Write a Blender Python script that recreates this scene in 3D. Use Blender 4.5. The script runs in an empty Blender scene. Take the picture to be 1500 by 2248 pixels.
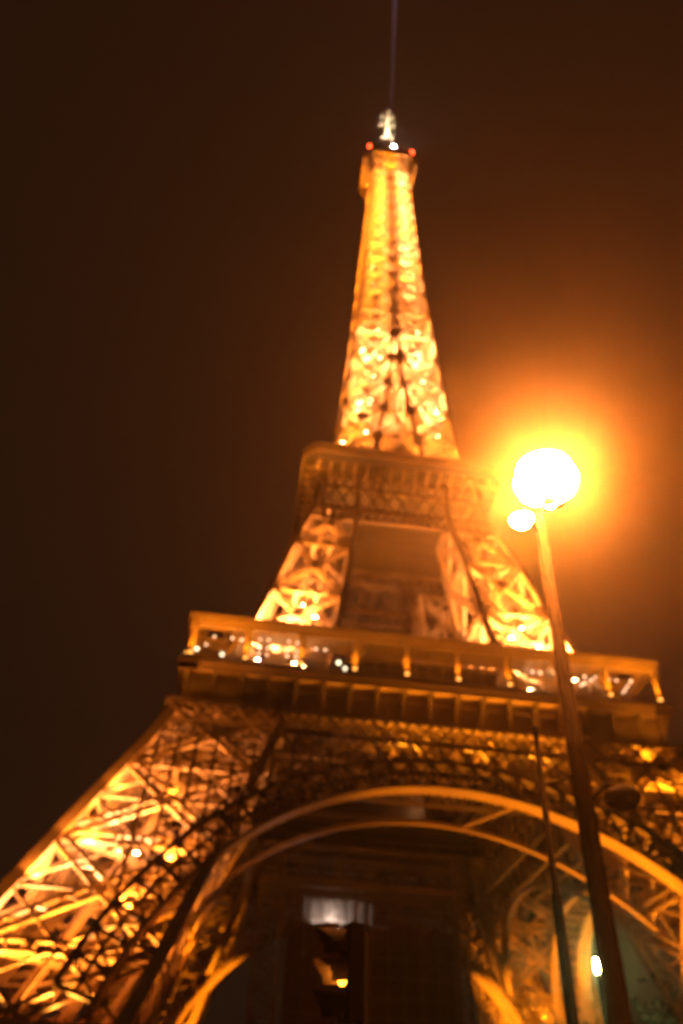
import bpy, math, random
from math import radians as R, sin, cos, pi
from mathutils import Vector, Matrix
random.seed(7)
sc = bpy.context.scene
COL = sc.collection

# ---------------------------------------------------------------- camera
CAM = (-24.503, -135.249, 1.5)
YAW, PITCH, ROLL, FPX = 0.10383, 0.7054, 0.04928, 1745.4
cam = bpy.data.cameras.new('camera')
cam.sensor_fit = 'VERTICAL'
cam.sensor_height = 36
cam.lens = FPX * 36 / 2248
cam.clip_start, cam.clip_end = 0.05, 6000
cam.dof.use_dof = True
cam.dof.focus_distance = 1.9
cam.dof.aperture_fstop = 2.0
co = bpy.data.objects.new('camera', cam)
COL.objects.link(co)
fw = Vector((sin(YAW) * cos(PITCH), cos(YAW) * cos(PITCH), sin(PITCH)))
rt = Vector((cos(YAW), -sin(YAW), 0))
up = rt.cross(fw)
r2 = rt * cos(ROLL) + up * sin(ROLL)
u2 = up * cos(ROLL) - rt * sin(ROLL)
m = Matrix((r2, u2, -fw)).transposed().to_4x4()
m.translation = CAM
co.matrix_world = m
sc.camera = co

# ---------------------------------------------------------------- night sky: a dim brown city glow, strongest low down
w = bpy.data.worlds.new('World')
sc.world = w
w.use_nodes = True
nt = w.node_tree
bg = nt.nodes['Background']
tc = nt.nodes.new('ShaderNodeTexCoord')
sx = nt.nodes.new('ShaderNodeSeparateXYZ')
rp = nt.nodes.new('ShaderNodeValToRGB')
nt.links.new(tc.outputs['Generated'], sx.inputs[0])
nt.links.new(sx.outputs['Z'], rp.inputs[0])
nt.links.new(rp.outputs[0], bg.inputs['Color'])
rp.color_ramp.elements[0].position = 0.0
rp.color_ramp.elements[0].color = (0.018, 0.0095, 0.0055, 1)
rp.color_ramp.elements[1].position = 1.0
rp.color_ramp.elements[1].color = (0.0165, 0.0062, 0.0025, 1)
bg.inputs['Strength'].default_value = 1.0

sc.view_settings.view_transform = 'Standard'
sc.view_settings.look = 'None'
sc.view_settings.exposure = 0
sc.view_settings.gamma = 1
sc.render.film_transparent = False
cy = sc.cycles
cy.max_bounces = 4
cy.diffuse_bounces = 2
cy.glossy_bounces = 1
cy.transmission_bounces = 2
cy.volume_bounces = 0
cy.sample_clamp_indirect = 4
cy.use_light_tree = True
cy.use_adaptive_sampling = False

HAZE = 0.00065        # scatter per metre
WARM = (1.0, 0.31, 0.008)
HOT = (1.0, 0.295, 0.03)
CREAM = (1.0, 0.43, 0.17)


# ---------------------------------------------------------------- materials
def mat(name, col, rough=0.6, metal=0.0, noise=None, bump=0.0, emis=None, es=0.0):
    mt = bpy.data.materials.new(name)
    mt.use_nodes = True
    n = mt.node_tree
    b = n.nodes['Principled BSDF']
    b.inputs['Base Color'].default_value = (*col, 1)
    b.inputs['Roughness'].default_value = rough
    b.inputs['Metallic'].default_value = metal
    if name in ('pole_paint', 'black_paint'):
        b.inputs['Specular IOR Level'].default_value = 0.0
    if noise:
        sc_, col2, lo, hi = noise
        t = n.nodes.new('ShaderNodeTexCoord')
        nz = n.nodes.new('ShaderNodeTexNoise')
        nz.inputs['Scale'].default_value = sc_
        nz.inputs['Detail'].default_value = 5
        cr = n.nodes.new('ShaderNodeValToRGB')
        cr.color_ramp.elements[0].position = lo
        cr.color_ramp.elements[1].position = hi
        cr.color_ramp.elements[0].color = (*col, 1)
        cr.color_ramp.elements[1].color = (*col2, 1)
        n.links.new(t.outputs['Object'], nz.inputs['Vector'])
        n.links.new(nz.outputs['Fac'], cr.inputs[0])
        n.links.new(cr.outputs[0], b.inputs['Base Color'])
        if bump:
            bp = n.nodes.new('ShaderNodeBump')
            bp.inputs['Strength'].default_value = bump
            n.links.new(nz.outputs['Fac'], bp.inputs['Height'])
            n.links.new(bp.outputs[0], b.inputs['Normal'])
    if emis:
        b.inputs['Emission Color'].default_value = (*emis, 1)
        b.inputs['Emission Strength'].default_value = es
    return mt


IRON = mat('iron_paint', (0.30, 0.19, 0.11), 0.55, noise=(0.35, (0.38, 0.25, 0.15), 0.35, 0.7))
IRON_SHADED = mat('iron_paint_shaded', (0.13, 0.082, 0.05), 0.6, noise=(0.4, (0.18, 0.115, 0.07), 0.3, 0.7))  # same tower paint, darkened for ironwork meant to sit in shade
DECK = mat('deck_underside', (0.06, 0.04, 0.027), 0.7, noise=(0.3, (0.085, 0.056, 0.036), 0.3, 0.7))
STONE = mat('stone', (0.30, 0.26, 0.21), 0.85, noise=(0.6, (0.40, 0.35, 0.28), 0.3, 0.7), bump=0.3)
GLASS_D = mat('pavilion_glass', (0.03, 0.025, 0.02), 0.15)
POLE = mat('pole_paint', (0.005, 0.0045, 0.0035), 0.75, noise=(3.0, (0.009, 0.0075, 0.0055), 0.3, 0.7))
BLACK = mat('black_paint', (0.005, 0.005, 0.005), 0.5, noise=(6.0, (0.009, 0.009, 0.0085), 0.3, 0.7))
NET = mat('dark_sheeting', (0.085, 0.042, 0.030), 0.85, noise=(0.25, (0.12, 0.062, 0.045), 0.3, 0.7), bump=0.4)
CANVAS = mat('pale_canvas', (0.16, 0.13, 0.11), 0.85, noise=(0.4, (0.22, 0.18, 0.15), 0.3, 0.7), bump=0.4)
VISOR_LIT = mat('visor', (0.05, 0.04, 0.035), 0.35)  # visor black made lighter for the lit visor, so its amber glow shows
GROUND = mat('paving', (0.09, 0.08, 0.07), 0.85, noise=(0.5, (0.13, 0.12, 0.10), 0.3, 0.7), bump=0.2)
BARK = mat('bark', (0.06, 0.045, 0.03), 0.9, noise=(3.0, (0.09, 0.07, 0.05), 0.3, 0.7), bump=0.5)
LEAF = mat('leaf', (0.016, 0.022, 0.010), 0.7, noise=(0.8, (0.03, 0.042, 0.016), 0.3, 0.7))
L_MAIN = mat('lamp_glass_main', (0.8, 0.7, 0.5), 0.3, emis=(1.0, 0.235, 0.034), es=9800)
L_SIDE = mat('lamp_glass_side', (0.8, 0.7, 0.5), 0.3, emis=(1.0, 0.50, 0.20), es=160)
L_GREEN = mat('lamp_glass_green', (0.7, 0.8, 0.6), 0.3, emis=(0.85, 0.92, 0.36), es=3500)
L_AMBER = mat('signal_lens_amber', (0.8, 0.4, 0.05), 0.3, emis=(1.0, 0.24, 0.015), es=20)
L_OFF = mat('signal_lens_off', (0.03, 0.02, 0.02), 0.2)
L_FLOOD = mat('flood_lens', (0.8, 0.7, 0.5), 0.3, emis=(1.0, 0.56, 0.24), es=120)
L_BULB = mat('ceiling_bulb', (0.8, 0.7, 0.5), 0.3, emis=(1.0, 0.60, 0.36), es=3.6)
L_COOL = mat('cool_bulb', (0.8, 0.8, 0.7), 0.3, emis=(1.0, 0.85, 0.55), es=4)
L_POST = mat('post_lamp', (0.8, 0.7, 0.5), 0.3, emis=(1.0, 0.38, 0.06), es=3.5)
L_RED = mat('red_lamp', (0.6, 0.05, 0.03), 0.3, emis=(1.0, 0.045, 0.01), es=26)
L_WHITE = mat('white_beacon', (0.8, 0.8, 0.8), 0.3, emis=(0.95, 0.95, 1.0), es=220)
L_PINK = mat('pink_beacon', (0.8, 0.7, 0.7), 0.3, emis=(1.0, 0.55, 0.5), es=40)
MAST = mat('mast_paint', (0.75, 0.68, 0.56), 0.5)


# ---------------------------------------------------------------- mesh helpers
class MB:
    def __init__(s):
        s.v, s.f, s.m = [], [], []

    def add(s, vs, fs, mi=0):
        o = len(s.v)
        s.v += [tuple(p) for p in vs]
        s.f += [tuple(i + o for i in f) for f in fs]
        s.m += [mi] * len(fs)

    def hexa(s, c, mi=0):
        s.add(c, [(0, 3, 2, 1), (4, 5, 6, 7), (0, 1, 5, 4), (1, 2, 6, 5), (2, 3, 7, 6), (3, 0, 4, 7)], mi)

    def box(s, x0, x1, y0, y1, z0, z1, mi=0):
        s.hexa([(x0, y0, z0), (x1, y0, z0), (x1, y1, z0), (x0, y1, z0),
                (x0, y0, z1), (x1, y0, z1), (x1, y1, z1), (x0, y1, z1)], mi)

    def beam(s, a, b, wd, th=None, n=None, mi=0, w2=None):
        """box bar from a to b: wd wide across (in the plane with normal n), th thick along n"""
        a, b = Vector(a), Vector(b)
        th = th or wd
        d = (b - a)
        if d.length < 1e-6:
            return
        d.normalize()
        n = Vector(n) if n is not None else (Vector((0, 0, 1)) if abs(d.z) < .9 else Vector((0, 1, 0)))
        t = d.cross(n)
        if t.length < 1e-4:
            t = d.cross(Vector((1, 0.1, 0)))
        t.normalize()
        n = t.cross(d).normalized()
        c = []
        for p, k in ((a, 1.0), (b, (w2 / wd if w2 else 1.0))):
            for i, j in ((-1, -1), (1, -1), (1, 1), (-1, 1)):
                c.append(p + t * (wd * k * i / 2) + n * (th * k * j / 2))
        s.hexa(c, mi)

    def girder(s, a, b, wid, rail, n, zig=True):
        """two rails wid apart with a zigzag web"""
        a, b = Vector(a), Vector(b)
        d = (b - a)
        L = d.length
        d.normalize()
        t = d.cross(Vector(n)).normalized()
        for k in (-.5, .5):
            s.beam(a + t * wid * k, b + t * wid * k, rail, rail, n)
        if zig:
            N = max(2, int(L / (wid * 1.15)))
            for i in range(N):
                k = -.5 if i % 2 else .5
                s.beam(a + d * (L * i / N) + t * wid * k, a + d * (L * (i + 1) / N) - t * wid * k, rail * .55, rail * .55, n)

    def tube(s, pts, rad, seg=10, mi=0, caps=True):
        pts = [Vector(p) for p in pts]
        rad = rad if isinstance(rad, (list, tuple)) else [rad] * len(pts)
        rings = []
        for i, p in enumerate(pts):
            d = (pts[min(i + 1, len(pts) - 1)] - pts[max(i - 1, 0)]).normalized()
            x = d.cross(Vector((0, 1, 0)) if abs(d.y) < .9 else Vector((1, 0, 0))).normalized()
            y = d.cross(x)
            rings.append([p + (x * cos(2 * pi * k / seg) + y * sin(2 * pi * k / seg)) * rad[i] for k in range(seg)])
        vs = [q for r in rings for q in r]
        fs = []
        for i in range(len(rings) - 1):
            for k in range(seg):
                k2 = (k + 1) % seg
                fs.append((i * seg + k, i * seg + k2, (i + 1) * seg + k2, (i + 1) * seg + k))
        if caps:
            fs.append(tuple(range(seg - 1, -1, -1)))
            fs.append(tuple((len(rings) - 1) * seg + k for k in range(seg)))
        s.add(vs, fs, mi)

    def lathe(s, c, prof, seg=16, mi=0):
        c = Vector(c)
        s.tube([c + Vector((0, 0, z)) for r, z in prof], [max(r, 1e-3) for r, z in prof], seg, mi)

    def ball(s, c, r, mi=0, sz=1.0, seg=10):
        s.lathe(c, [(r * sin(pi * i / 6), -r * sz * cos(pi * i / 6)) for i in range(7)], seg, mi)

    def build(s, name, mats, parent=None, loc=None, smooth=False):
        me = bpy.data.meshes.new(name)
        me.from_pydata(s.v, [], s.f)
        for mm in (mats if isinstance(mats, (list, tuple)) else [mats]):
            me.materials.append(mm)
        me.polygons.foreach_set('material_index', s.m)
        if smooth:
            me.polygons.foreach_set('use_smooth', [True] * len(s.f))
        me.update()
        o = bpy.data.objects.new(name, me)
        COL.objects.link(o)
        if parent:
            o.parent = parent
        if loc:
            o.location = loc
        return o


def tag(o, label=None, cat=None, group=None, kind=None):
    for k, v in (('label', label), ('category', cat), ('group', group), ('kind', kind)):
        if v:
            o[k] = v
    return o


def empty(name, loc=(0, 0, 0)):
    o = bpy.data.objects.new(name, None)
    COL.objects.link(o)
    o.location = loc
    return o


def spin(o, k, parent=None):
    """copy of a part and its sub-parts turned k quarter turns about the tower's axis"""
    c = o.copy()
    COL.objects.link(c)
    c.parent = parent or o.parent
    if parent is None:
        c.rotation_euler = (0, 0, k * pi / 2)
    for ch in list(o.children):
        spin(ch, 0, c)
    return c


def lamp(loc, power, col=WARM, rad=.4, parent=None, spot=None, aim=(0, 0, 1), blend=.6):
    l = bpy.data.lights.new('flood_beam', 'SPOT' if spot else 'POINT')
    l.energy = power
    l.color = col
    l.shadow_soft_size = rad
    o = bpy.data.objects.new('flood_beam', l)
    if spot:
        l.spot_size = R(spot)
        l.spot_blend = blend
        o.rotation_euler = Vector(aim).to_track_quat('-Z', 'Y').to_euler()
    COL.objects.link(o)
    o.location = loc
    if parent:
        o.parent = parent
    return o


def ip(z, tab):
    if z <= tab[0][0]:
        return tab[0][1]
    for (a, va), (b, vb) in zip(tab, tab[1:]):
        if z <= b:
            return va + (vb - va) * (z - a) / (b - a)
    return tab[-1][1]


# ---------------------------------------------------------------- tower profile (metres; half widths by height)
HO = [(0, 58.5), (24, 47), (32, 43.5), (45, 37.5), (53.5, 34.2), (57, 32.8)]
HI = [(0, 36), (57, 17.5)]
UO = [(57, 31.4), (72, 26.2), (92, 21.3), (103, 18.1), (115, 16.3), (125, 14.2), (132, 13.2), (157, 11.5), (200, 9), (242, 7.4), (272, 6.2), (276, 6.1)]
UI = [(57, 15.4), (72, 12.5), (80, 11.4), (92, 10.0), (103, 8.8), (116, 7.0)]
SG = [(116, 6.4), (129, 4.6), (144, 2.4), (165, .6), (276, .6)]


def leg_mesh(zs, fo, fi, rail, brace, colw, wid, parent, names, deck=None):
    """front-left leg: lattice mesh with four corner columns as sub-parts"""
    lat = MB()
    cor = lambda z: [(-fo(z), -fo(z)), (-fi(z), -fo(z)), (-fi(z), -fi(z)), (-fo(z), -fi(z))]
    nrm = [(0, -1, .45), (1, 0, -.3), (0, 1, -.3), (-1, 0, .45)]
    for a, b in zip(zs, zs[1:]):
        ca, cb = cor(a), cor(b)
        for k in range(4):
            k2 = (k + 1) % 4
            A, B = Vector((*ca[k], a)), Vector((*ca[k2], a))
            C, D = Vector((*cb[k], b)), Vector((*cb[k2], b))
            n = Vector(nrm[k])
            lat.girder(A, D, wid, brace, n)
            lat.girder(B, C, wid, brace, n)
            lat.girder(C, D, wid * .9, rail, n)
            # secondary bracing: from mid-panel to the columns
            M = (A + B + C + D) / 4
            lat.beam((C + D) / 2, M, brace * .7, brace * .7, n)
            if wid > 1.1:
                lat.beam((A + C) / 2, (B + D) / 2, brace * .9, brace * .6, n)
            for U, V in ((A, B), (B, A), (C, D), (D, C)) if wid > 1.1 else ():
                lat.beam(U.lerp(V, .5), U.lerp(C if U is A else D if U is B else A if U is C else B, .5), brace * .65, brace * .5, n)
        # horizontal diaphragm and lift rails inside
        P = [Vector((*q, b)) for q in cb]
        lat.beam(P[0], P[2], brace * 1.3)
        lat.beam(P[1], P[3], brace * 1.3)
        for f in (.36, .64):
            lat.beam(P[0].lerp(P[1], f), P[3].lerp(P[2], f), brace * 1.2)
            Q = [Vector((*q, a)) for q in ca]
            lat.beam(Q[0].lerp(Q[1], f).lerp(Q[3].lerp(Q[2], f), .5), P[0].lerp(P[1], f).lerp(P[3].lerp(P[2], f), .5), brace * 2.2)
            N = 6
            for i in range(N):   # stair flights zigzag between the rails
                t0, t1 = i / N, (i + 1) / N
                g = lambda t, ff: Q[0].lerp(Q[1], ff).lerp(Q[3].lerp(Q[2], ff), .5).lerp(P[0].lerp(P[1], ff).lerp(P[3].lerp(P[2], ff), .5), t)
                if f < .5:
                    lat.beam(g(t0, .36 if i % 2 else .64), g(t1, .64 if i % 2 else .36), brace * .9, brace * .4)
    o = lat.build(names[0], IRON, parent)
    for k in range(4):
        c = MB()
        for a, b in zip(zs, zs[1:]):
            ca, cb = cor(a)[k], cor(b)[k]
            N = 3
            for i in range(N):
                z0, z1 = a + (b - a) * i / N, a + (b - a) * (i + 1) / N
                q0, q1 = cor(z0)[k], cor(z1)[k]
                c.beam((*q0, z0), (*q1, z1), colw, colw, (0, -1, 0))
        c.build('column', IRON, o)
    return o


# ================================================================ the tower
T = empty('lattice_tower')
tag(T, 'tall floodlit iron lattice tower with arched base and three platforms', 'tower')

ZL = [5, 17.7, 29.5, 40.4, 50.3]
leg = leg_mesh(ZL, lambda z: ip(z, HO) - .55, lambda z: ip(z, HI) + .4, .40, .42, 1.25, 1.25, T, ('leg',))
for (x, y) in ((-ip(2, HO), -ip(2, HO)), (-ip(2, HI) - 1, -ip(2, HO)), (-ip(2, HI) - 1, -ip(2, HI) - 1), (-ip(2, HO), -ip(2, HI) - 1)):
    fb = MB()
    fb.hexa([(x - 3.5, y - 3.5, 0), (x + 3.5, y - 3.5, 0), (x + 3.5, y + 3.5, 0), (x - 3.5, y + 3.5, 0),
             (x - .3, y - .3, 6), (x + 2.1, y - .3, 6), (x + 2.1, y + 2.1, 6), (x - .3, y + 2.1, 6)])
    fb.build('masonry_base', STONE, leg)
for k in (1, 2, 3):
    spin(leg, k)

ZU = [57.6, 66, 78, 91, 103]
uleg = leg_mesh(ZU, lambda z: ip(z, UO) - .4, lambda z: ip(z, UI) + .3, .40, .42, 1.0, 1.05, T, ('upper_leg',))
for k in (1, 2, 3):
    spin(uleg, k)

# ---- spire: four thin legs that grow together
ZS = [116, 122, 129, 139.5, 149.6, 160.4, 170.6, 181, 191.7, 200.8, 209.6, 218, 226, 233, 240, 247, 254, 261, 267, 272.5]
sp = MB()
side = [Matrix.Rotation(k * pi / 2, 3, 'Z') for k in range(4)]
for a, b in zip(ZS, ZS[1:]):
    oa, ob, ga, gb = ip(a, UO) - .3, ip(b, UO) - .3, ip(a, SG), ip(b, SG)
    th = .34 if a < 180 else .26
    for M in side:
        n = M @ Vector((0, -1, .06))
        for s in (-1, 1):
            A, B = M @ Vector((s * oa, -oa, a)), M @ Vector((s * ga, -oa, a))
            C, D = M @ Vector((s * ob, -ob, b)), M @ Vector((s * gb, -ob, b))
            sp.beam(A, D, th * 1.7, th * .8, n)
            sp.beam(B, C, th * 1.7, th * .8, n)
            sp.girder(C, D, th * 2, th * .62, n)
            # inner faces of the thin leg and the diaphragm across it
            E, F = M @ Vector((s * ga, -ga, a)), M @ Vector((s * gb, -gb, b))
            if ga > .7:
                sp.beam(B, F, th, th)
                sp.beam(E, D, th, th)
                sp.beam(D, F, th, th)
            sp.beam(C, F, th * 1.1, th * .8)
            mid = M @ Vector((s * (oa + ga) / 2, -(oa + ga) / 2, (a + b) / 2))
            for q in (A, B, C, D):
                sp.beam(q, mid, th * .6, th * .6)
        # horizontal ties between the two legs of a face
        if gb > .7:
            sp.girder(M @ Vector((-gb, -ob, b)), M @ Vector((gb, -ob, b)), th * 1.6, th * .6, n)
            sp.beam(M @ Vector((-ga, -oa, a)), M @ Vector((gb, -ob, b)), th * .9, th * .9)
            sp.beam(M @ Vector((ga, -oa, a)), M @ Vector((-gb, -ob, b)), th * .9, th * .9)
spire = sp.build('spire', IRON, T)
for M in side[:4]:
    for s in (-1, 1):
        c = MB()
        for a, b in zip(ZS, ZS[1:]):
            wd = .85 - .4 * (a - 116) / 156
            if s > 0:
                c.beam(M @ Vector((-ip(a, UO) + .3, -ip(a, UO) + .3, a)), M @ Vector((-ip(b, UO) + .3, -ip(b, UO) + .3, b)), wd, wd, (0, -1, 0))
            else:
                for q in (-1, 1):
                    c.beam(M @ Vector((q * ip(a, SG), -ip(a, UO) + .3, a)), M @ Vector((q * ip(b, SG), -ip(b, UO) + .3, b)), wd * 1.1, wd * .6, M @ Vector((0, -1, 0)))
                    gy = -ip(b, UO) - .05      # gusset plate over the node
                    gs = 1.35 if b < 180 else .8
                    gx = q * ip(b, SG)
                    c.beam(M @ Vector((gx, gy, b - gs)), M @ Vector((gx, gy, b + gs)), gs * 1.5, .08, M @ Vector((0, -1, 0)))
        c.build('column', IRON, spire)
ls = MB()   # the lift guide and stair well up the middle of the spire
for x in (-1.3, 1.3):
    for y in (-1.3, 1.3):
        ls.beam((x, y, 117), (x, y, 270), .35)
z = 117
i = 0
while z < 268:
    for k, M in enumerate(side):
        ls.beam(M @ Vector((-1.3, -1.3, z)), M @ Vector((1.3, -1.3, z + 3)), .25)
        ls.beam(M @ Vector((-1.3, -1.3, z + 3)), M @ Vector((1.3, -1.3, z + 3)), .25)
    z += 3
ls.build('lift_shaft', IRON, T)

# ---- arches: one builder, four sides
RA, ZA = 36.5, 3.0


def arch_pt(th, r, off):
    z = ZA + r * cos(th)
    return Vector((r * sin(th), -(ip(z, HO) - off), z))


def rim(mb, r, o0, o1, t, a0=-76, a1=76, step=2):
    """flat curved plate of thickness t between depths o0 and o1"""
    a = a0
    while a < a1:
        b = a + step
        A, B = R(a), R(b)
        mb.hexa([arch_pt(A, r, o0), arch_pt(B, r, o0), arch_pt(B, r, o1), arch_pt(A, r, o1),
                 arch_pt(A, r + t, o0), arch_pt(B, r + t, o0), arch_pt(B, r + t, o1), arch_pt(A, r + t, o1)])
        a = b


def arch(k, o0, o1, inner, ladder=False, iron=IRON_SHADED):
    top = MB()                       # trellis of the ring: radial bars, crosses, extrados
    for a in range(-74, 74, 4):
        A, B = R(a), R(a + 4)
        for o in (o0 + .2,):
            top.beam(arch_pt(A, RA + .5, o), arch_pt(A, RA + 4.2, o), .42, .42, (0, -1, .4))
            top.beam(arch_pt(A, RA + .5, o), arch_pt(B, RA + 4.2, o), .3, .3, (0, -1, .4))
            top.beam(arch_pt(B, RA + .5, o), arch_pt(A, RA + 4.2, o), .3, .3, (0, -1, .4))
            top.beam(arch_pt(A, RA + 2.3, o), arch_pt(B, RA + 2.3, o), .35, .35, (0, -1, .4))
            top.beam(arch_pt(A, RA + 4.2, o), arch_pt(B, RA + 4.2, o), .6, .6, (0, -1, .4))
    # spandrel: trellis between the ring, the leg and the girder
    x = -36.0
    while x < 36.1:
        th = math.asin(max(-1, min(1, x / (RA + 4.4))))
        zb = ZA + (RA + 4.4) * cos(th)
        lim = ip(zb, HI)
        if abs(x) > lim - 1:
            zb = max(zb, 57 * (36 - abs(x) - 1) / 18.5)
        if zb < 43.8:
            top.beam((x, -ip(zb, HO) + o0 + .2, zb), (x, -ip(44.3, HO) + o0 + .2, 44.3), .32, .32)
            for dx in (-2.4, 2.4):
                top.beam((x, -ip(zb, HO) + o0 + .2, zb), (x + dx, -ip(min(zb + 3.6, 44.3), HO) + o0 + .2, min(zb + 3.6, 44.3)), .26, .26)
        x += 2.4
    o = top.build('arch', iron, T)
    r1 = MB()
    rim(r1, RA, o0 - .5, o1, .5)
    r1.build('rim', IRON, o)
    r2_ = MB()
    rim(r2_, RA, inner, inner + .8, .6)
    for a in (-44, 10, 60):
        r2_.beam(arch_pt(R(a + 4), RA + .3, o1), arch_pt(R(a - 2), RA + .3, inner), .35)
    r2_.build('inner_rim', IRON, o)
    if ladder:
        ld = MB()
        for a in range(-72, 73, 4):
            ld.beam(arch_pt(R(a), RA + .25, o1), arch_pt(R(a), RA + .25, inner - 9), .55, .3)
        rim(ld, RA, inner - 9, inner - 8, .6)
        ld.build('soffit_lattice', IRON, o)
    o.rotation_euler = (0, 0, k * pi / 2)
    return o


arch(0, -.9, 1.1, 11.5)
arch(1, 2.6, 4.2, 17.0, True)
arch(2, 15.0, 18.0, 19.0, False, IRON)  # brighter copy of the paint on this trellis, to make it look lit
arch(3, 1.0, 3.0, 17.0, True)

# ---- trellis girder, frieze, ledge and colonnade of the first floor (one side, copied to four)
g = MB()
yg = -36.2
for zz, t in ((44.3, .7), (47.3, .35), (50.3, .7)):
    g.beam((-36, yg, zz), (36, yg, zz), t, .7)
x = -36
while x < 36:
    for s in (-1, 1):
        x0, x1 = (x, x + 6) if s > 0 else (x + 6, x)
        if max(x0, x1) <= 36.5:
            g.beam((x0, yg, 44.3), (x1, yg, 50.3), .62, .3)
    x += 3.0
for yi in (-32, -27, -22):         # trusses behind it carrying the floor
    g.beam((-yi * .95, yi, 44.6), (yi * .95, yi, 44.6), .5)
    g.beam((-yi * .95, yi, 53.5), (yi * .95, yi, 53.5), .5)
    xx = yi * .95
    while xx < -yi * .95 - 1:
        g.beam((xx, yi, 44.6), (xx + 4, yi, 53.5), .34)
        g.beam((xx + 4, yi, 44.6), (xx, yi, 53.5), .34)
        xx += 4
girder = g.build('girder', IRON_SHADED, T)

f = MB()
f.box(-33.9, 33.9, -34.0, -33.4, 50.7, 55.4)
f.box(-34.3, 34.3, -34.3, -34.05, 50.7, 51.2)
f.box(-34.3, 34.3, -34.25, -34.05, 54.2, 54.6)
frieze = f.build('frieze', IRON_SHADED, T)
for i in range(19):
    b = MB()
    x = -34.4 + 68.8 * i / 18
    prof = [(-34.05, 51.3), (-34.3, 51.3), (-34.45, 53.0), (-34.8, 54.3), (-35.3, 55.2), (-35.45, 55.45), (-34.05, 55.45)]
    vs = [(x - .28, y, z) for y, z in prof] + [(x + .28, y, z) for y, z in prof]
    n = len(prof)
    b.add(vs, [tuple(range(n)), tuple(range(2 * n - 1, n - 1, -1))] + [(i2, (i2 + 1) % n + 0, (i2 + 1) % n + n, i2 + n) for i2 in range(n)])
    b.build('bracket', IRON_SHADED, frieze)

ga = MB()
ga.box(-35.6, 35.6, -35.6, -33.0, 55.5, 56.3)
ga.box(-35.9, 35.9, -35.9, -33.0, 56.31, 56.9)
ga.box(-35.5, 35.5, -35.5, -33.0, 56.91, 57.4)
gallery = ga.build('gallery', IRON, T)
tb = MB()
tb.box(-35.0, 35.0, -35.1, -34.2, 62.9, 63.7)
tb.box(-35.3, 35.3, -35.4, -34.0, 63.71, 64.7)
for i in range(24):
    x = -33 + 66 * i / 23
    tb.beam((x, -34.0, 63.6), (x, -29.6, 63.6), .25)
tb.box(-33.5, 33.5, -34.0, -29.5, 63.9, 64.1)
tb.build('top_beam', IRON, gallery)
rl = MB()
for zz in (57.9, 58.55):
    rl.beam((-35.1, -35.15, zz), (35.1, -35.15, zz), .12)
for i in range(120):
    x = -35 + 70 * i / 119
    rl.beam((x, -35.15, 57.4), (x, -35.15, 58.55), .06)
rl.build('railing', IRON_SHADED, gallery)
PX = [-34.4, -26.7, -18.9, -11.0, -3.4, 4.2, 11.8, 19.4, 27.0, 34.6]
for x in PX:
    p = MB()
    for dx in (-.26, .26):
        p.tube([(x + dx, -34.65, 57.4), (x + dx, -34.65, 62.9)], .17, 8)
    p.box(x - .2, x + .2, -34.72, -34.58, 57.4, 62.9)
    p.lathe((x, -34.65, 57.4), [(.52, 0), (.52, .5), (.4, .7)], 10)
    p.lathe((x, -34.65, 62.2), [(.36, 0), (.55, .45), (.55, .7)], 10)
    po = p.build('post', IRON, gallery)
    q = MB()
    q.ball((x, -35.0, 58.3), .30)
    q.build('post_lamp', L_POST, po)
for k in (1, 2, 3):
    for o in (girder, frieze, gallery):
        spin(o, k)

# ---- first floor deck (a ring round the central void) and pavilions
d = MB()
for M in side:
    a = [M @ Vector(q) for q in ((-33.4, -33.4, 54.6), (33.4, -33.4, 54.6), (15, -15, 54.6), (-15, -15, 54.6))]
    d.hexa(a + [q + Vector((0, 0, 1.2)) for q in a])
    for y in (-17, -21, -25, -29):
        d.beam(M @ Vector((y, y, 54.2)), M @ Vector((-y, y, 54.2)), .45, .8)
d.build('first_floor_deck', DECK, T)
for k in range(4):
    pv = MB()
    pv.hexa([(-11, -29, 57.0), (11, -29, 57.0), (11, -19, 57.0), (-11, -19, 57.0),
             (-11.5, -30.5, 62.4), (11.5, -30.5, 62.4), (11, -19, 62.4), (-11, -19, 62.4)])
    pv.box(-12, 12, -31, -18.5, 62.41, 62.8, 1)
    for i in range(12):
        x = -11 + 2 * i
        pv.beam((x, -29.06, 57), (x * 1.045, -30.56, 62.4), .15, mi=1)
    o = pv.build('pavilion', [GLASS_D, IRON_SHADED], T)
    o.rotation_euler = (0, 0, k * pi / 2)

# ---- second platform
CH = 2.4


def octa(h, z, c=CH):
    return [(-h + c, -h, z), (h - c, -h, z), (h, -h + c, z), (h, h - c, z), (h - c, h, z), (-h + c, h, z), (-h, h - c, z), (-h, -h + c, z)]


def octslab(mb, h0, z0, h1, z1, c=CH, mi=0):
    mb.add(octa(h0, z0, c) + octa(h1, z1, c), [tuple(range(7, -1, -1)), tuple(range(8, 16))] + [(i, (i + 1) % 8, (i + 1) % 8 + 8, i + 8) for i in range(8)], mi)


d = MB()
octslab(d, 19.6, 113.6, 20.2, 114.6)
octslab(d, 20.5, 114.61, 20.5, 115.5)
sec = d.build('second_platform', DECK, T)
d = MB()
q, q2 = octa(20.5, 115.5), octa(20.5, 117.3)
for i in range(8):
    d.beam(q2[i], q2[(i + 1) % 8], .55)
    d.beam(q[i], q[(i + 1) % 8], .7)
    A, B = Vector(q[i]), Vector(q[(i + 1) % 8])
    n = max(3, int((B - A).length / 1.2))
    for j in range(n):
        t = A.lerp(B, j / n)
        d.beam(t, t + Vector((0, 0, 1.8)), .14)
d.build('railing', IRON, sec)
d = MB()
for M in side:
    for i in range(15):
        x = -17.5 + 35 * i / 14
        d.beam(M @ Vector((x, -16.2, 109.2)), M @ Vector((x, -19.9, 113.5)), .35, .35)
        d.beam(M @ Vector((x, -16.2, 113.3)), M @ Vector((x, -19.9, 113.4)), .4, .4)
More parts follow.
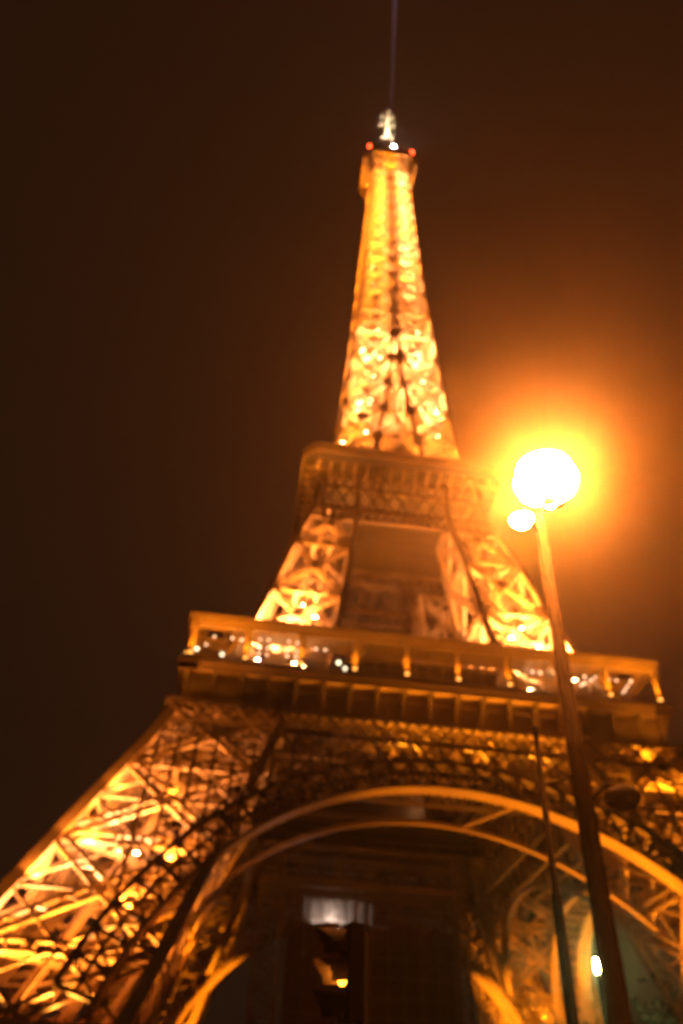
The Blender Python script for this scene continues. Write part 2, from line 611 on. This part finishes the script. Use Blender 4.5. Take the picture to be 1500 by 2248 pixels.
d.build('bracket_row', IRON, sec)
d = MB()
for M in side:
    for zz in (99.8, 103.2, 109.4, 113.2):
        y = ip(zz, UO) - .5
        d.beam(M @ Vector((-y, -y, zz)), M @ Vector((y, -y, zz)), .9, .6)
    for z0, z1, st in ((103.2, 109.4, 3.0), (99.8, 103.2, 1.7), (109.4, 113.2, 1.9)):
        x = -16.5
        while x < 16.4 - st:
            ya, yb = -ip(z0, UO) + .5, -ip(z1, UO) + .5
            d.beam(M @ Vector((x, ya, z0)), M @ Vector((x + st, yb, z1)), .34)
            d.beam(M @ Vector((x + st, ya, z0)), M @ Vector((x, yb, z1)), .34)
            x += st
    for xx in (-16.3, -9.2, 9.2, 16.3):
        d.beam(M @ Vector((xx, -17.6, 103)), M @ Vector((xx * .96, -16.4, 116)), .8)
d.build('belt_girder', IRON_SHADED, sec)
d = MB()
octslab(d, 14.6, 120.4, 14.8, 121.2, 2)
q2 = octa(14.8, 122.4, 2)
q = octa(14.8, 121.2, 2)
for i in range(8):
    d.beam(q2[i], q2[(i + 1) % 8], .25)
    d.beam(q[i], q2[i], .25)
    d.beam((q[i][0], q[i][1], 115.5), q[i], .4)
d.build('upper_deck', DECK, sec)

# ---- summit: flared cabin, campanile and mast
d = MB()
octslab(d, 9.0, 275.2, 9.0, 275.5, 2.6)
cab = d.build('summit_platform', DECK, T)
d = MB()
for (h0, z0, h1, z1) in ((9.0, 273.6, 9.3, 276.6),):
    a, b = octa(h0, z0, 2.6), octa(h1, z1, 2.6)
    a2, b2 = octa(h0 - .35, z0, 2.5), octa(h1 - .35, z1, 2.5)
    d.add(a + b + a2 + b2, [(i, (i + 1) % 8, (i + 1) % 8 + 8, i + 8) for i in range(8)] + [((i + 1) % 8 + 16, i + 16, i + 24, (i + 1) % 8 + 24) for i in range(8)]
          + [((i + 1) % 8, i, i + 16, (i + 1) % 8 + 16) for i in range(8)] + [(i + 8, (i + 1) % 8 + 8, (i + 1) % 8 + 24, i + 24) for i in range(8)])
d.build('rim_band', IRON, cab)
d = MB()
for M in side:
    for x in (-5.6, -3.4, -1.1, 1.1, 3.4, 5.6):
        d.beam(M @ Vector((x, -6.3, 266)), M @ Vector((x * 1.15, -8.7, 274.2)), .4)
    d.beam(M @ Vector((-6.2, -6.2, 265)), M @ Vector((-7.5, -7.5, 274.5)), .6)
d.build('flared_bracket', IRON, cab)
d = MB()
octslab(d, 8.2, 276.7, 8.2, 279.4, 2.4)
octslab(d, 8.6, 279.41, 8.6, 279.8, 2.4)
d.build('cabin', IRON_SHADED, cab)
d = MB()
d.lathe((0, 0, 279.8), [(5.2, 0), (5.2, 6.5), (5.8, 6.6), (5.8, 7.2), (3.4, 7.3), (3.4, 13), (3.0, 15), (1.8, 17.5), (.9, 18.6), (.9, 20)], 16)
camp = d.build('campanile', IRON, T)
d = MB()
for x in (-.45, .45):
    for y in (-.45, .45):
        d.beam((x, y, 299), (x, y, 324.5), .24)
zz = 299
while zz < 324:
    for M in side:
        d.beam(M @ Vector((-.45, -.45, zz)), M @ Vector((.45, -.45, zz + 1.2)), .14)
        d.beam(M @ Vector((-.45, -.45, zz + 1.2)), M @ Vector((.45, -.45, zz + 1.2)), .14)
    zz += 1.2
d.tube([(0, 0, 299), (0, 0, 325)], .34, 10)
mast = d.build('mast', MAST, T)
for zz, rr, hh in ((303.6, 1.6, 3.0), (316.6, 2.5, 2.0), (323.4, 2.2, 2.8)):
    for M in side:
        d = MB()
        c = M @ Vector((0, -rr, zz))
        d.beam(c - Vector((0, 0, hh / 2)), c + Vector((0, 0, hh / 2)), 1.1, .3, M @ Vector((0, -1, 0)))
        d.beam(M @ Vector((0, -.3, zz)), c, .15)
        d.build('aerial_panel', MAST, mast)


def bulb(name, loc, r, mt, parent=T, sz=1.0):
    b = MB()
    b.ball((0, 0, 0), r, sz=sz)
    b.lathe((0, 0, r * .8 * sz), [(r * .55, 0), (r * .55, r * .5), (r * .2, r * .7)], 8, 1)
    return b.build(name, [mt, BLACK], parent, loc)


bulb('red_warning_lamp', (-7.6, -7.2, 280.6), .55, L_RED)
bulb('red_warning_lamp', (7.4, -7.2, 280.6), .7, L_RED)
bulb('white_beacon', (1.2, -6.0, 284.6), .8, L_WHITE)
bulb('white_beacon', (1.0, -7.6, 281.2), .6, L_PINK)

# ================================================================ the tower's own lamps, plus added wash spots outside it
fl = MB()
fl.lathe((0, 0, 0), [(.30, -.5), (.42, -.4), (.45, -.1)], 10, 1)
fl.ball((0, 0, 0), .40, 0, .8)
FLOOD = None


def flood(loc, scale=1.0, parent=None):
    global FLOOD
    if FLOOD is None:
        FLOOD = fl.build('floodlight', [L_FLOOD, BLACK], T, loc)
        o = FLOOD
    else:
        o = FLOOD.copy()
        COL.objects.link(o)
        o.location = loc
    o.scale = (scale,) * 3
    if parent:
        o.parent = parent
    return o


def legmid(z, sx, sy, fo, fi, ax=.5, ay=.5):
    o, i = ip(z, fo), ip(z, fi)
    return (sx * (i + (o - i) * ax), sy * (i + (o - i) * ay), z)


# lower legs: lamps stand just behind the outer faces and low in the panels
def facelamp(z, sx, sy, fo, fi, ax, back, pw, col=HOT, rad=.35):
    o, i = ip(z, fo), ip(z, fi)
    return lamp((sx * (i + (o - i) * ax), sy * (o - back), z), pw, col, rad, T, spot=155, blend=.4)


for z, ax, pw in ((11.5, .3, 4500), (11.8, .6, 5500), (12, .85, 4000), (14.5, .45, 5000), (15, .75, 5000), (16.5, .2, 4500), (18.5, .45, 5500), (19.5, .75, 4000), (22, .3, 5200), (23.5, .62, 7000), (24.5, .88, 5000), (27.5, .25, 5500), (28, .5, 8000),
                  (28.5, .75, 6500), (31.5, .4, 3200), (32, .8, 3200), (36, .5, 1500), (36, .85, 1400), (41, .5, 420), (42, .8, 380), (46, .7, 220)):
    facelamp(z, -1, -1, HO, HI, ax, .2 if z in (18.5, 24.5, 27.5, 28.5, 22, 36) else 3.5, pw * 2.6, CREAM if z in (28, 23.5, 19.5) else HOT)
for z, ax, pw in ((19, .5, 2500), (25, .4, 3000), (29, .7, 4000), (34, .5, 4000), (38, .8, 3500), (42, .45, 2200), (44, .8, 2600), (48, .6, 1600)):
    facelamp(z, 1, -1, HO, HI, ax, 1.5, pw * 2.2, WARM)
for sx, sy, pw in ((-1, 1, 6000), (1, 1, 8000)):
    for z in (18, 27):
        lamp(legmid(z, sx, sy, HO, HI), pw, WARM, .5, T, spot=155, blend=.4)
lamp(legmid(21, -1, -1, HO, HI, .1, .1), 9000, WARM, .5, T, spot=150, blend=.4)
for z, ax, ay in ((18.6, .3, .9), (24, .8, .9), (29, .5, .8)):
    flood(legmid(z, -1, -1, HO, HI, ax, ay), .7)
for z, ax, ay in ((29, .5, .8), (38, .6, .9)):
    flood(legmid(z, 1, -1, HO, HI, ax, ay), .6)
# upper legs
for sx, kk in ((-1, 1.0), (1, 1.15)):
    for z, ax, pw in ((65.5, .2, 3500), (65.2, .5, 4500), (65.6, .8, 4000), (67, .32, 3000), (68, .66, 3400), (69.5, .25, 2600), (69.5, .75, 2600), (74, .5, 2200 if sx < 0 else 3200),
                      (79, .5, 800 if sx < 0 else 2600), (85, .5, 700 if sx < 0 else 1100), (93, .5, 600)):
        facelamp(z, sx, -1, UO, UI, ax, 1.6 if ax in (.2, .8, .25) else 2.6, pw * kk * (17 if z < 67 else 8.5), CREAM if z < 67 else HOT)
    for z, ax, ay in ((62.5, .25, .8), (64.2, .75, .92), (65.2, .70, .92), (66.3, .72, .9), (67, .2, .9), (69, .4, .9), (71, .6, .92), (72.5, .3, .92), (75.0, .5, .92), (63, .5, .9)):
        flood(legmid(z, sx, -1, UO, UI, ax, ay), 1.0)
for z, pw in ((62, 2500), (72, 2500)):        # inward faces of the right leg, as seen through the gap
    lamp((ip(z, UI) + 1.8, -ip(z, UI) - 2, z), pw, WARM, .4, T, spot=155, blend=.4)
    lamp(legmid(z, 1, 1, UO, UI), 2600, WARM, .5, T, spot=155, blend=.4)
    lamp(legmid(z, -1, 1, UO, UI), 900, WARM, .5, T, spot=155, blend=.4)
# spire: lamps close behind the faces, brightest in some panels
rnd = random.Random(11)
for j, (a, b) in enumerate(zip(ZS, ZS[1:])):
    if a > 266:
        continue
    hot = {116: 1.7, 122: .7, 129: .55, 139.5: 3.0, 149.6: .35, 160.4: 3.0, 170.6: .55, 181: .15, 191.7: .8}.get(a, 1.2)
    up_ = a > 185
    zc = a + (b - a) * .2
    oa, ga = ip(zc, UO), ip(zc, SG)
    wd = oa - ga
    for sx, kk in ((-1, .75), (1, 1.15)):
        base = 10500 * (wd / 8) ** 1.7 + 5800
        if up_:
            lamp((sx * (ga + wd * .5), -(oa - wd * .3), zc), base * hot * kk * 1.7, CREAM if sx > 0 and j % 3 else HOT, .3, T, spot=160, blend=.4)
        else:
            for ax in (.28, .72):
                q = rnd.uniform(.55, 1.4)
                lamp((sx * (ga + wd * ax), -(oa - wd * .33), zc + rnd.uniform(-.6, 1.2)), base * hot * kk * q * 1.2, CREAM if hot > 1.6 else HOT, .3, T, spot=160, blend=.4)
        lamp((-oa + wd * .2, sx * (ga + wd * .5), zc), base * .7, WARM, .3, T, spot=160, blend=.4)
        nf = (2 if sx > 0 else 1) if up_ else (4 if hot > 1.4 else 1)
        if a == 181:
            nf = 0
        for i in range(nf):
            flood((sx * (ga + wd * rnd.uniform(.3, .75)), -(oa - wd * .14), zc + rnd.uniform(-.8, 2.2)), rnd.uniform(.45, .7) if up_ else rnd.uniform(.6, 1.0), spire)
# summit
lamp((0, -7.6, 268.5), 14000, WARM, .4, T, spot=155, blend=.4)
for x, y in ((-7.4, 0), (7.4, 0), (0, 7.5)):
    lamp((x, y, 268.5), 11000, WARM, .4, T, spot=155, blend=.4)
for x in (-5.2, 5.2):
    lamp((x, -7.0, 281.5), 4000, WARM, .3, T, spot=155, blend=.4)
    flood((x * .85, -5.6, 285.5), .9)
for x, y in ((3.2, -3.2), (-3.2, -3.2)):
    lamp((x, y, 300.6), 70000, (1, .74, .44), .3, T, spot=50, aim=(-x * .1, -y * .1, 1))
for x, y, pw in ((-18.5, -23, 2500), (-23, -17, 2000), (-12, -23.5, 900), (0, -23.5, 500), (12, -23.5, 900), (18.5, -23, 2000)):  # spots added clear of the second platform to wash its rim
    lamp((x, y, 110.5), pw, WARM, .3, T, spot=100, aim=(-x * .08, .28 * abs(y) * .5, 5))
# first-floor gallery: ceiling bulbs behind the colonnade, lit interior bays, added washes and post spots
BULBS = [(-31.6, -33, 62.4), (-32.6, -33, 60.9), (-29.0, -33, 62.4), (-27.6, -33, 62.3)]
for bx in (-24.9, -23.6, -20.7, -19.4):
    for y, zz in ((-33.2, 62.6), (-31.6, 62.2), (-30.4, 61.8)):
        BULBS.append((bx + random.uniform(-.1, .1), y, zz + random.uniform(-.1, .1)))
BULBS += [(-16.6, -32.6, 62.3), (-15.2, -32.6, 62.3), (16.4, -32.6, 62.2), (17.6, -32.6, 62.2), (22.0, -32.6, 62.2), (22.2, -31.6, 61.6), (24.6, -32.6, 62.3),
          (24.9, -31.6, 61.7), (25.6, -32.4, 61.9), (26.3, -32.6, 62.4), (28.4, -32.6, 62.2), (29.6, -32.6, 62.2), (31.4, -32.2, 61.6), (31.9, -32.6, 62.3),
          (30.2, -32.6, 60.1), (30.6, -32.6, 60.6), (19.9, -33.2, 60.6), (23.6, -33, 60.6)]
for b in BULBS:
    bulb('ceiling_bulb', b, .18 * random.uniform(.8, 1.15), L_BULB)
for b in ((-33.7, -34.4, 59.2), (-30.1, -33.6, 59.3), (-13.2, -33.2, 60.0), (-12.3, -33.6, 58.9)):
    bulb('cool_bulb', b, .30, L_COOL)
for x, pw in ((-25, 160), (-19.6, 260), (20.5, 260), (-31, 50), (31.5, 60)):
    lamp((x, -31.8, 59.6), pw, WARM, .3, T, spot=150, blend=.4)
    if pw > 100:
        flood((x, -32.2, 59.6), .75)
for x, pw in ((-33, 700), (-30, 520), (-26, 340), (-21, 240), (-16, 200), (-11, 180), (-6, 180), (-1, 180), (4, 180), (9, 180), (14, 200), (18, 220), (22, 280), (26, 480), (30, 700), (34, 800)):      # spots added in open air to wash the outer beam
    lamp((x, -39.4, 58.2), pw * 5, WARM, .3, T, spot=90, aim=(0, 4.2, 5))
for x, pw in ((-34, 600), (33, 1100), (29.5, 600), (-29, 300)):  # more added spots, hung off the frieze to brighten the ledge ends
    lamp((x, -38.5, 51.0), pw, WARM, .4, T, spot=100, aim=(0, .55, 1))
for x in PX:  # spots added beyond the ledge to brighten the posts
    lamp((x, -37.6, 57.7), 4000, WARM, .2, T, spot=26, aim=(0, 2.7, 2.2))
# lamps under the arches
for x, y, z, pw, ax, az in ((30, -37, 10, 180000, 14, 37), (32, -40, 8, 70000, 26, 28), (-30, -38, 10, 14000, -15, 36)):
    lamp((x, y, z), pw, WARM, .6, T, spot=60, aim=(ax - x, -40 - y, az - z))
for x in (18, -18):
    lamp((x, 24, 14), 90000, WARM, .6, T, spot=62, aim=(.55 * x, 5, 13))
for x, y, z, pw in ((47, -18, 12, 30000), (46, 22, 12, 60000)):
    lamp((x, y, z), pw, WARM, .6, T, spot=60, aim=(-6, -y * .5, 24))
lamp((28, 4, 12), 40000, WARM, .6, T, spot=62, aim=(9, 20, 16))
# lamps in the belly of the second floor and the trusses
for x, y in ((0, -13), (-10, -13), (10, -13), (0, 10), (-11, 0), (11, 0)):
    lamp((x, y, 106), 1500, WARM, .5, T, spot=155, blend=.4)
for x in (-4, 6, 14):
    lamp((x, -33.8, 45.2), 6000, WARM, .4, T, spot=155, blend=.4)

# ================================================================ searchlight beam from the summit, put in as a self-glowing tube
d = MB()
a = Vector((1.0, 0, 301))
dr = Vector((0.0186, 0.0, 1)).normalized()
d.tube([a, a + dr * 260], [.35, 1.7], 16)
bm = bpy.data.materials.new('beam_glow')
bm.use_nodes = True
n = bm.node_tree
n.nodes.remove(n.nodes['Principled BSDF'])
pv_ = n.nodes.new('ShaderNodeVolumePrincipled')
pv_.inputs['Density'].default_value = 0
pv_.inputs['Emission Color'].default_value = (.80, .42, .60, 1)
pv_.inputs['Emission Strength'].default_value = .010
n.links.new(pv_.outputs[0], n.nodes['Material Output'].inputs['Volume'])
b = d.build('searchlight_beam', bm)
tag(b, 'faint lilac searchlight beam rising from the tip of the tower', 'light beam')

# ================================================================ scaffold under the tower
S = empty('scaffold_tower', (-3.5, 2, 0))
tag(S, 'dark sheeted scaffold structure standing below the tower arches', 'scaffold')
fr = MB()
for x0, x1 in ((-16.8, -13.2), (14.2, 16.2)):
    for x in (x0, x1):
        for y in (-3, 3):
            fr.beam((x, y, 0), (x, y, 44), .35)
    zz = 0
    i = 0
    while zz < 44:
        for y in (-3, 3):
            fr.beam((x0, y, zz), (x1, y, zz), .22)
            fr.beam((x0 if i % 2 else x1, y, zz), (x1 if i % 2 else x0, y, zz + 2.2), .22)
        zz += 2.2
        i += 1
for y in (-3, 3):
    fr.beam((-17, y, 38.5), (16.4, y, 38.5), .5, 1.2)
    fr.beam((-17, y, 44), (16.4, y, 44), .5, .6)
for i in range(4):
    fr.beam((-13, -3, 30 + 4 * i), (-9.5, -3, 33.5 + 4 * i), .35)
for i in range(11):        # tube grid in front of the sheets
    x = -12 + 2.6 * i
    fr.beam((x, -2.75, 0), (x, -2.75, 44 if i % 2 else 38), .16)
for i in range(17):
    fr.beam((-12.4, -2.6, 2.6 * i), (14.2, -2.6, 2.6 * i), .14)
for i in range(5):
    fr.beam((-12 + 5.2 * i, -2.7, 26), (-6.8 + 5.2 * i, -2.7, 31.2), .14)
    fr.beam((-12 + 5.2 * i, -2.7, 43), (-6.8 + 5.2 * i, -2.7, 38.5), .2)
    fr.beam((-12 + 5.2 * i, -2.7, 38.5), (-6.8 + 5.2 * i, -2.7, 43), .2)
fr.build('frame', IRON_SHADED, S)
N = 60
for x0, x1, z0, z1, yb, nm, mt in ((-12.2, 14, 0, 33.0, -2.2, 'sheeting', NET), (-9.6, 1.5, 33.2, 37.0, -.2, 'canvas_strip', CANVAS)):
    sh = MB()
    vs, fs = [], []
    for i in range(N + 1):
        x = x0 + (x1 - x0) * i / N
        y = yb + .05 * sin(i * 1.9) + .08 * sin(i * .7)
        for yy in (y, y + .08):
            vs += [(x, yy, z0), (x, yy, z1 + .3 * sin(i * .5))]
    for i in range(N):
        o = i * 4
        fs += [(o, o + 4, o + 5, o + 1), (o + 2, o + 3, o + 7, o + 6), (o + 1, o + 5, o + 7, o + 3), (o, o + 2, o + 6, o + 4)]
    sh.add(vs, fs)
    sh.build(nm, mt, S)
b = bulb('work_lamp', (-5.6, -1.2, 33.1), .3, L_PINK, S)
lamp((-5.4, -1.6, 33.3), 1100, (1.0, .85, .75), .3, S)

# ================================================================ street furniture
# tall street lamp with two lit heads
SL = empty('street_lamp', (-20.42, -126.1, 0))
tag(SL, 'tall dark lamp post whose twin heads glare orange beside the tower', 'street lamp')
p = MB()
p.tube([(0, 0, 0), (0, 0, .9), (0, 0, 1.0), (0, 0, 5.2), (0, 0, 9.75)], [.2, .2, .135, .115, .072], 16)
p.build('pole', POLE, SL, smooth=True)
p = MB()
p.tube([(0, 0, 9.7), (.06, -.02, 9.9), (.2, -.06, 10.0)], .045, 8)
p.tube([(0, 0, 9.3), (-.1, .02, 9.55), (-.24, .04, 9.66)], .035, 8)
p.build('arm', POLE, SL)
p = MB()
p.lathe((.2, -.06, 9.98), [(.05, 0), (.12, .03), (.14, .07), (.08, .09)], 20)
p.build('lamp_collar', BLACK, SL, smooth=True)
p = MB()
vs, fs = [], []
for i in range(11):          # opaque bowl added behind the globe to keep its light off the tower
    for j in range(15):
        el, az = R(-80 + 160 * i / 10), R(-22 + 172 * j / 14)
        for rr in (.53, .55):
            vs.append((.2 + rr * cos(el) * cos(az), -.06 + rr * cos(el) * sin(az), 10.48 + rr * sin(el)))
for i in range(10):
    for j in range(14):
        o = (i * 15 + j) * 2
        fs += [(o, o + 2, o + 32, o + 30), (o + 1, o + 31, o + 33, o + 3)]
p.add(vs, fs)
p.build('light_shield', BLACK, SL, smooth=True)
p = MB()
p.lathe((.2, -.06, 10.97), [(.16, 0), (.10, .06), (.03, .14)], 20)
p.build('lamp_cap', BLACK, SL, smooth=True)
p = MB()
p.lathe((-.26, .05, 9.66), [(.19, 0), (.2, .03), (.14, .11), (.04, .16)], 20)
p.build('lamp_housing', BLACK, SL, smooth=True)
p = MB()
p.ball((.2, -.06, 10.48), .50, sz=.97, seg=16)
p.build('lamp_bowl', L_MAIN, SL, smooth=True)
p = MB()
p.lathe((-.26, .05, 9.66), [(.02, -.13), (.11, -.11), (.16, -.06), (.185, 0)], 16)
p.build('lamp_bowl', L_SIDE, SL, smooth=True)
p = MB()   # unlit lower lantern on a short bracket, and its fellow bracket on the other side
p.tube([(.12, 0, 5.25), (.3, 0, 5.42), (.46, 0, 5.40)], .03, 8)
p.tube([(-.1, 0, 5.52), (-.28, 0, 5.40), (-.52, 0, 5.36)], .025, 8)
p.build('bracket', POLE, SL)
p = MB()
p.lathe((.50, 0, 5.22), [(.12, -.06), (.2, 0), (.23, .06), (.2, .13), (.1, .19), (.02, .22)], 18)
p.build('unlit_lantern', BLACK, SL, smooth=True)

# slim post in front of it
SP = empty('slim_post', (-21.59, -127.8, 0))
tag(SP, 'slim bare post left of the thick lamp post, ending below the gallery', 'post')
p = MB()
p.tube([(0, 0, 0), (0, 0, 1.1), (0, 0, 1.15), (0, 0, 3.6), (0, 0, 3.62), (0, 0, 5.2)], [.07, .07, .055, .05, .036, .028], 12)
p.build('shaft', POLE, SP, smooth=True)
p = MB()
p.ball((0, 0, 5.22), .04)
p.build('cap', POLE, SP)

# traffic light seen from the side
TL = empty('traffic_light', (-23.33, -126.83, 0))
tag(TL, 'black traffic light seen side-on with its amber lamp lit', 'traffic light')
TL.rotation_euler = (0, 0, R(-76))        # faces left, a little towards the camera
p = MB()
p.tube([(0, .12, 0), (0, .12, 3.4)], .055, 12)
p.build('pole', BLACK, TL)
p = MB()
p.box(-.15, .15, -.06, .08, 2.66, 3.46)
p.build('housing', BLACK, TL)
for zz, mt in ((3.30, L_OFF), (3.04, L_AMBER), (2.78, L_OFF)):
    p = MB()
    p.tube([(0, -.062, zz), (0, -.085, zz)], .1, 18)
    p.build('lens', mt, TL)
    p = MB()
    vs, fs = [], []
    N = 14
    for i in range(N + 1):
        a = R(-35 + 250 * i / N)
        for rr in (.118, .124):
            ln = .30 * (.55 + .45 * max(0, sin(a)))
            vs += [(rr * cos(a), -.062, zz + rr * sin(a)), (rr * cos(a), -.062 - ln, zz + rr * sin(a) - .02)]
    for i in range(N):
        o = i * 4
        fs += [(o, o + 1, o + 5, o + 4), (o + 2, o + 6, o + 7, o + 3), (o + 1, o + 3, o + 7, o + 5)]
    p.add(vs, fs)
    p.build('visor', VISOR_LIT if mt is L_AMBER else BLACK, TL)  # only the amber visor gets the lighter, lit-looking paint

# pale green lamp further off
GL = empty('street_lamp', (-14.64, -112.28, 0))
tag(GL, 'smaller street lamp with pale green light low at the right', 'street lamp')
p = MB()
p.tube([(0, 0, 0), (0, 0, .8), (0, 0, .85), (0, 0, 6.0)], [.11, .11, .07, .05], 12)
p.build('pole', POLE, GL)
p = MB()
p.lathe((0, 0, 6.16), [(.025, 0), (.045, .05), (.062, .17), (.055, .26), (.02, .32)], 14)
p.build('lantern_glass', L_GREEN, GL, smooth=True)
p = MB()
p.lathe((0, 0, 6.49), [(.11, 0), (.09, .05), (.02, .12)], 14)
p.lathe((0, 0, 5.98), [(.05, 0), (.07, .1), (.04, .17)], 14)
p.build('lantern_cap', BLACK, GL)


# ================================================================ trees along the lawn, dark against the glow
def tree(loc, h, rc, label, n=2600, seed=1):
    rnd = random.Random(seed)
    root = empty('broadleaf_tree', loc)
    tag(root, label, 'tree', 'dark trees at the foot of the picture')
    t = MB()
    t.tube([(0, 0, 0), (.1, 0, h * .3), (.05, .1, h * .62), (0, 0, h * .8)], [.32, .24, .15, .06], 10)
    tips = []
    for i in range(9):
        a = i * 2.4
        z0 = h * (.3 + .05 * i)
        L = rc * rnd.uniform(.6, .95)
        e = Vector((cos(a) * L, sin(a) * L, z0 + L * .55))
        t.tube([(.05, 0, z0), e * .5 + Vector((0, 0, z0 * .5 + .2)), e], [.13, .08, .03], 7)
        tips += [e, (e + Vector((0, 0, z0))) * .5 + Vector((0, 0, .6))]
    t.build('trunk', BARK, root)
    c = MB()
    cl = [Vector(q) + Vector((rnd.gauss(0, .4), rnd.gauss(0, .4), rnd.gauss(.4, .4))) for q in tips] + [Vector((rnd.gauss(0, rc * .35), rnd.gauss(0, rc * .35), h * rnd.uniform(.6, .92))) for _ in range(16)]
    for _ in range(n):
        q = rnd.choice(cl) + Vector((rnd.gauss(0, .62), rnd.gauss(0, .62), rnd.gauss(0, .5)))
        u = Vector((rnd.gauss(0, 1), rnd.gauss(0, 1), rnd.gauss(0, 1))).normalized()
        v = u.orthogonal().normalized()
        s = rnd.uniform(.13, .26)
        c.add([q, q + u * s + v * s * .5, q + u * s * 2, q + u * s - v * s * .5], [(0, 1, 2, 3)])
    c.build('crown', LEAF, root)


tree((-9.8, -104.5, 0), 6.1, 2.0, 'dark round tree top under the pale green lamp', seed=3)

# ================================================================ ground and the lit night air
d = MB()
d.box(-900, 900, -500, 1300, -.4, 0)
tag(d.build('ground', GROUND), kind='structure')
d = MB()
d.box(-950, 950, -550, 1350, -1.4, 600)
hm = bpy.data.materials.new('haze_air')
hm.use_nodes = True
n = hm.node_tree
n.nodes.remove(n.nodes['Principled BSDF'])
hv = n.nodes.new('ShaderNodeVolumePrincipled')
hv.inputs['Color'].default_value = (.95, .82, .60, 1)
hv.inputs['Density'].default_value = HAZE
hv.inputs['Anisotropy'].default_value = .935
n.links.new(hv.outputs[0], n.nodes['Material Output'].inputs['Volume'])
hz = d.build('haze', hm)
tag(hz, kind='stuff')
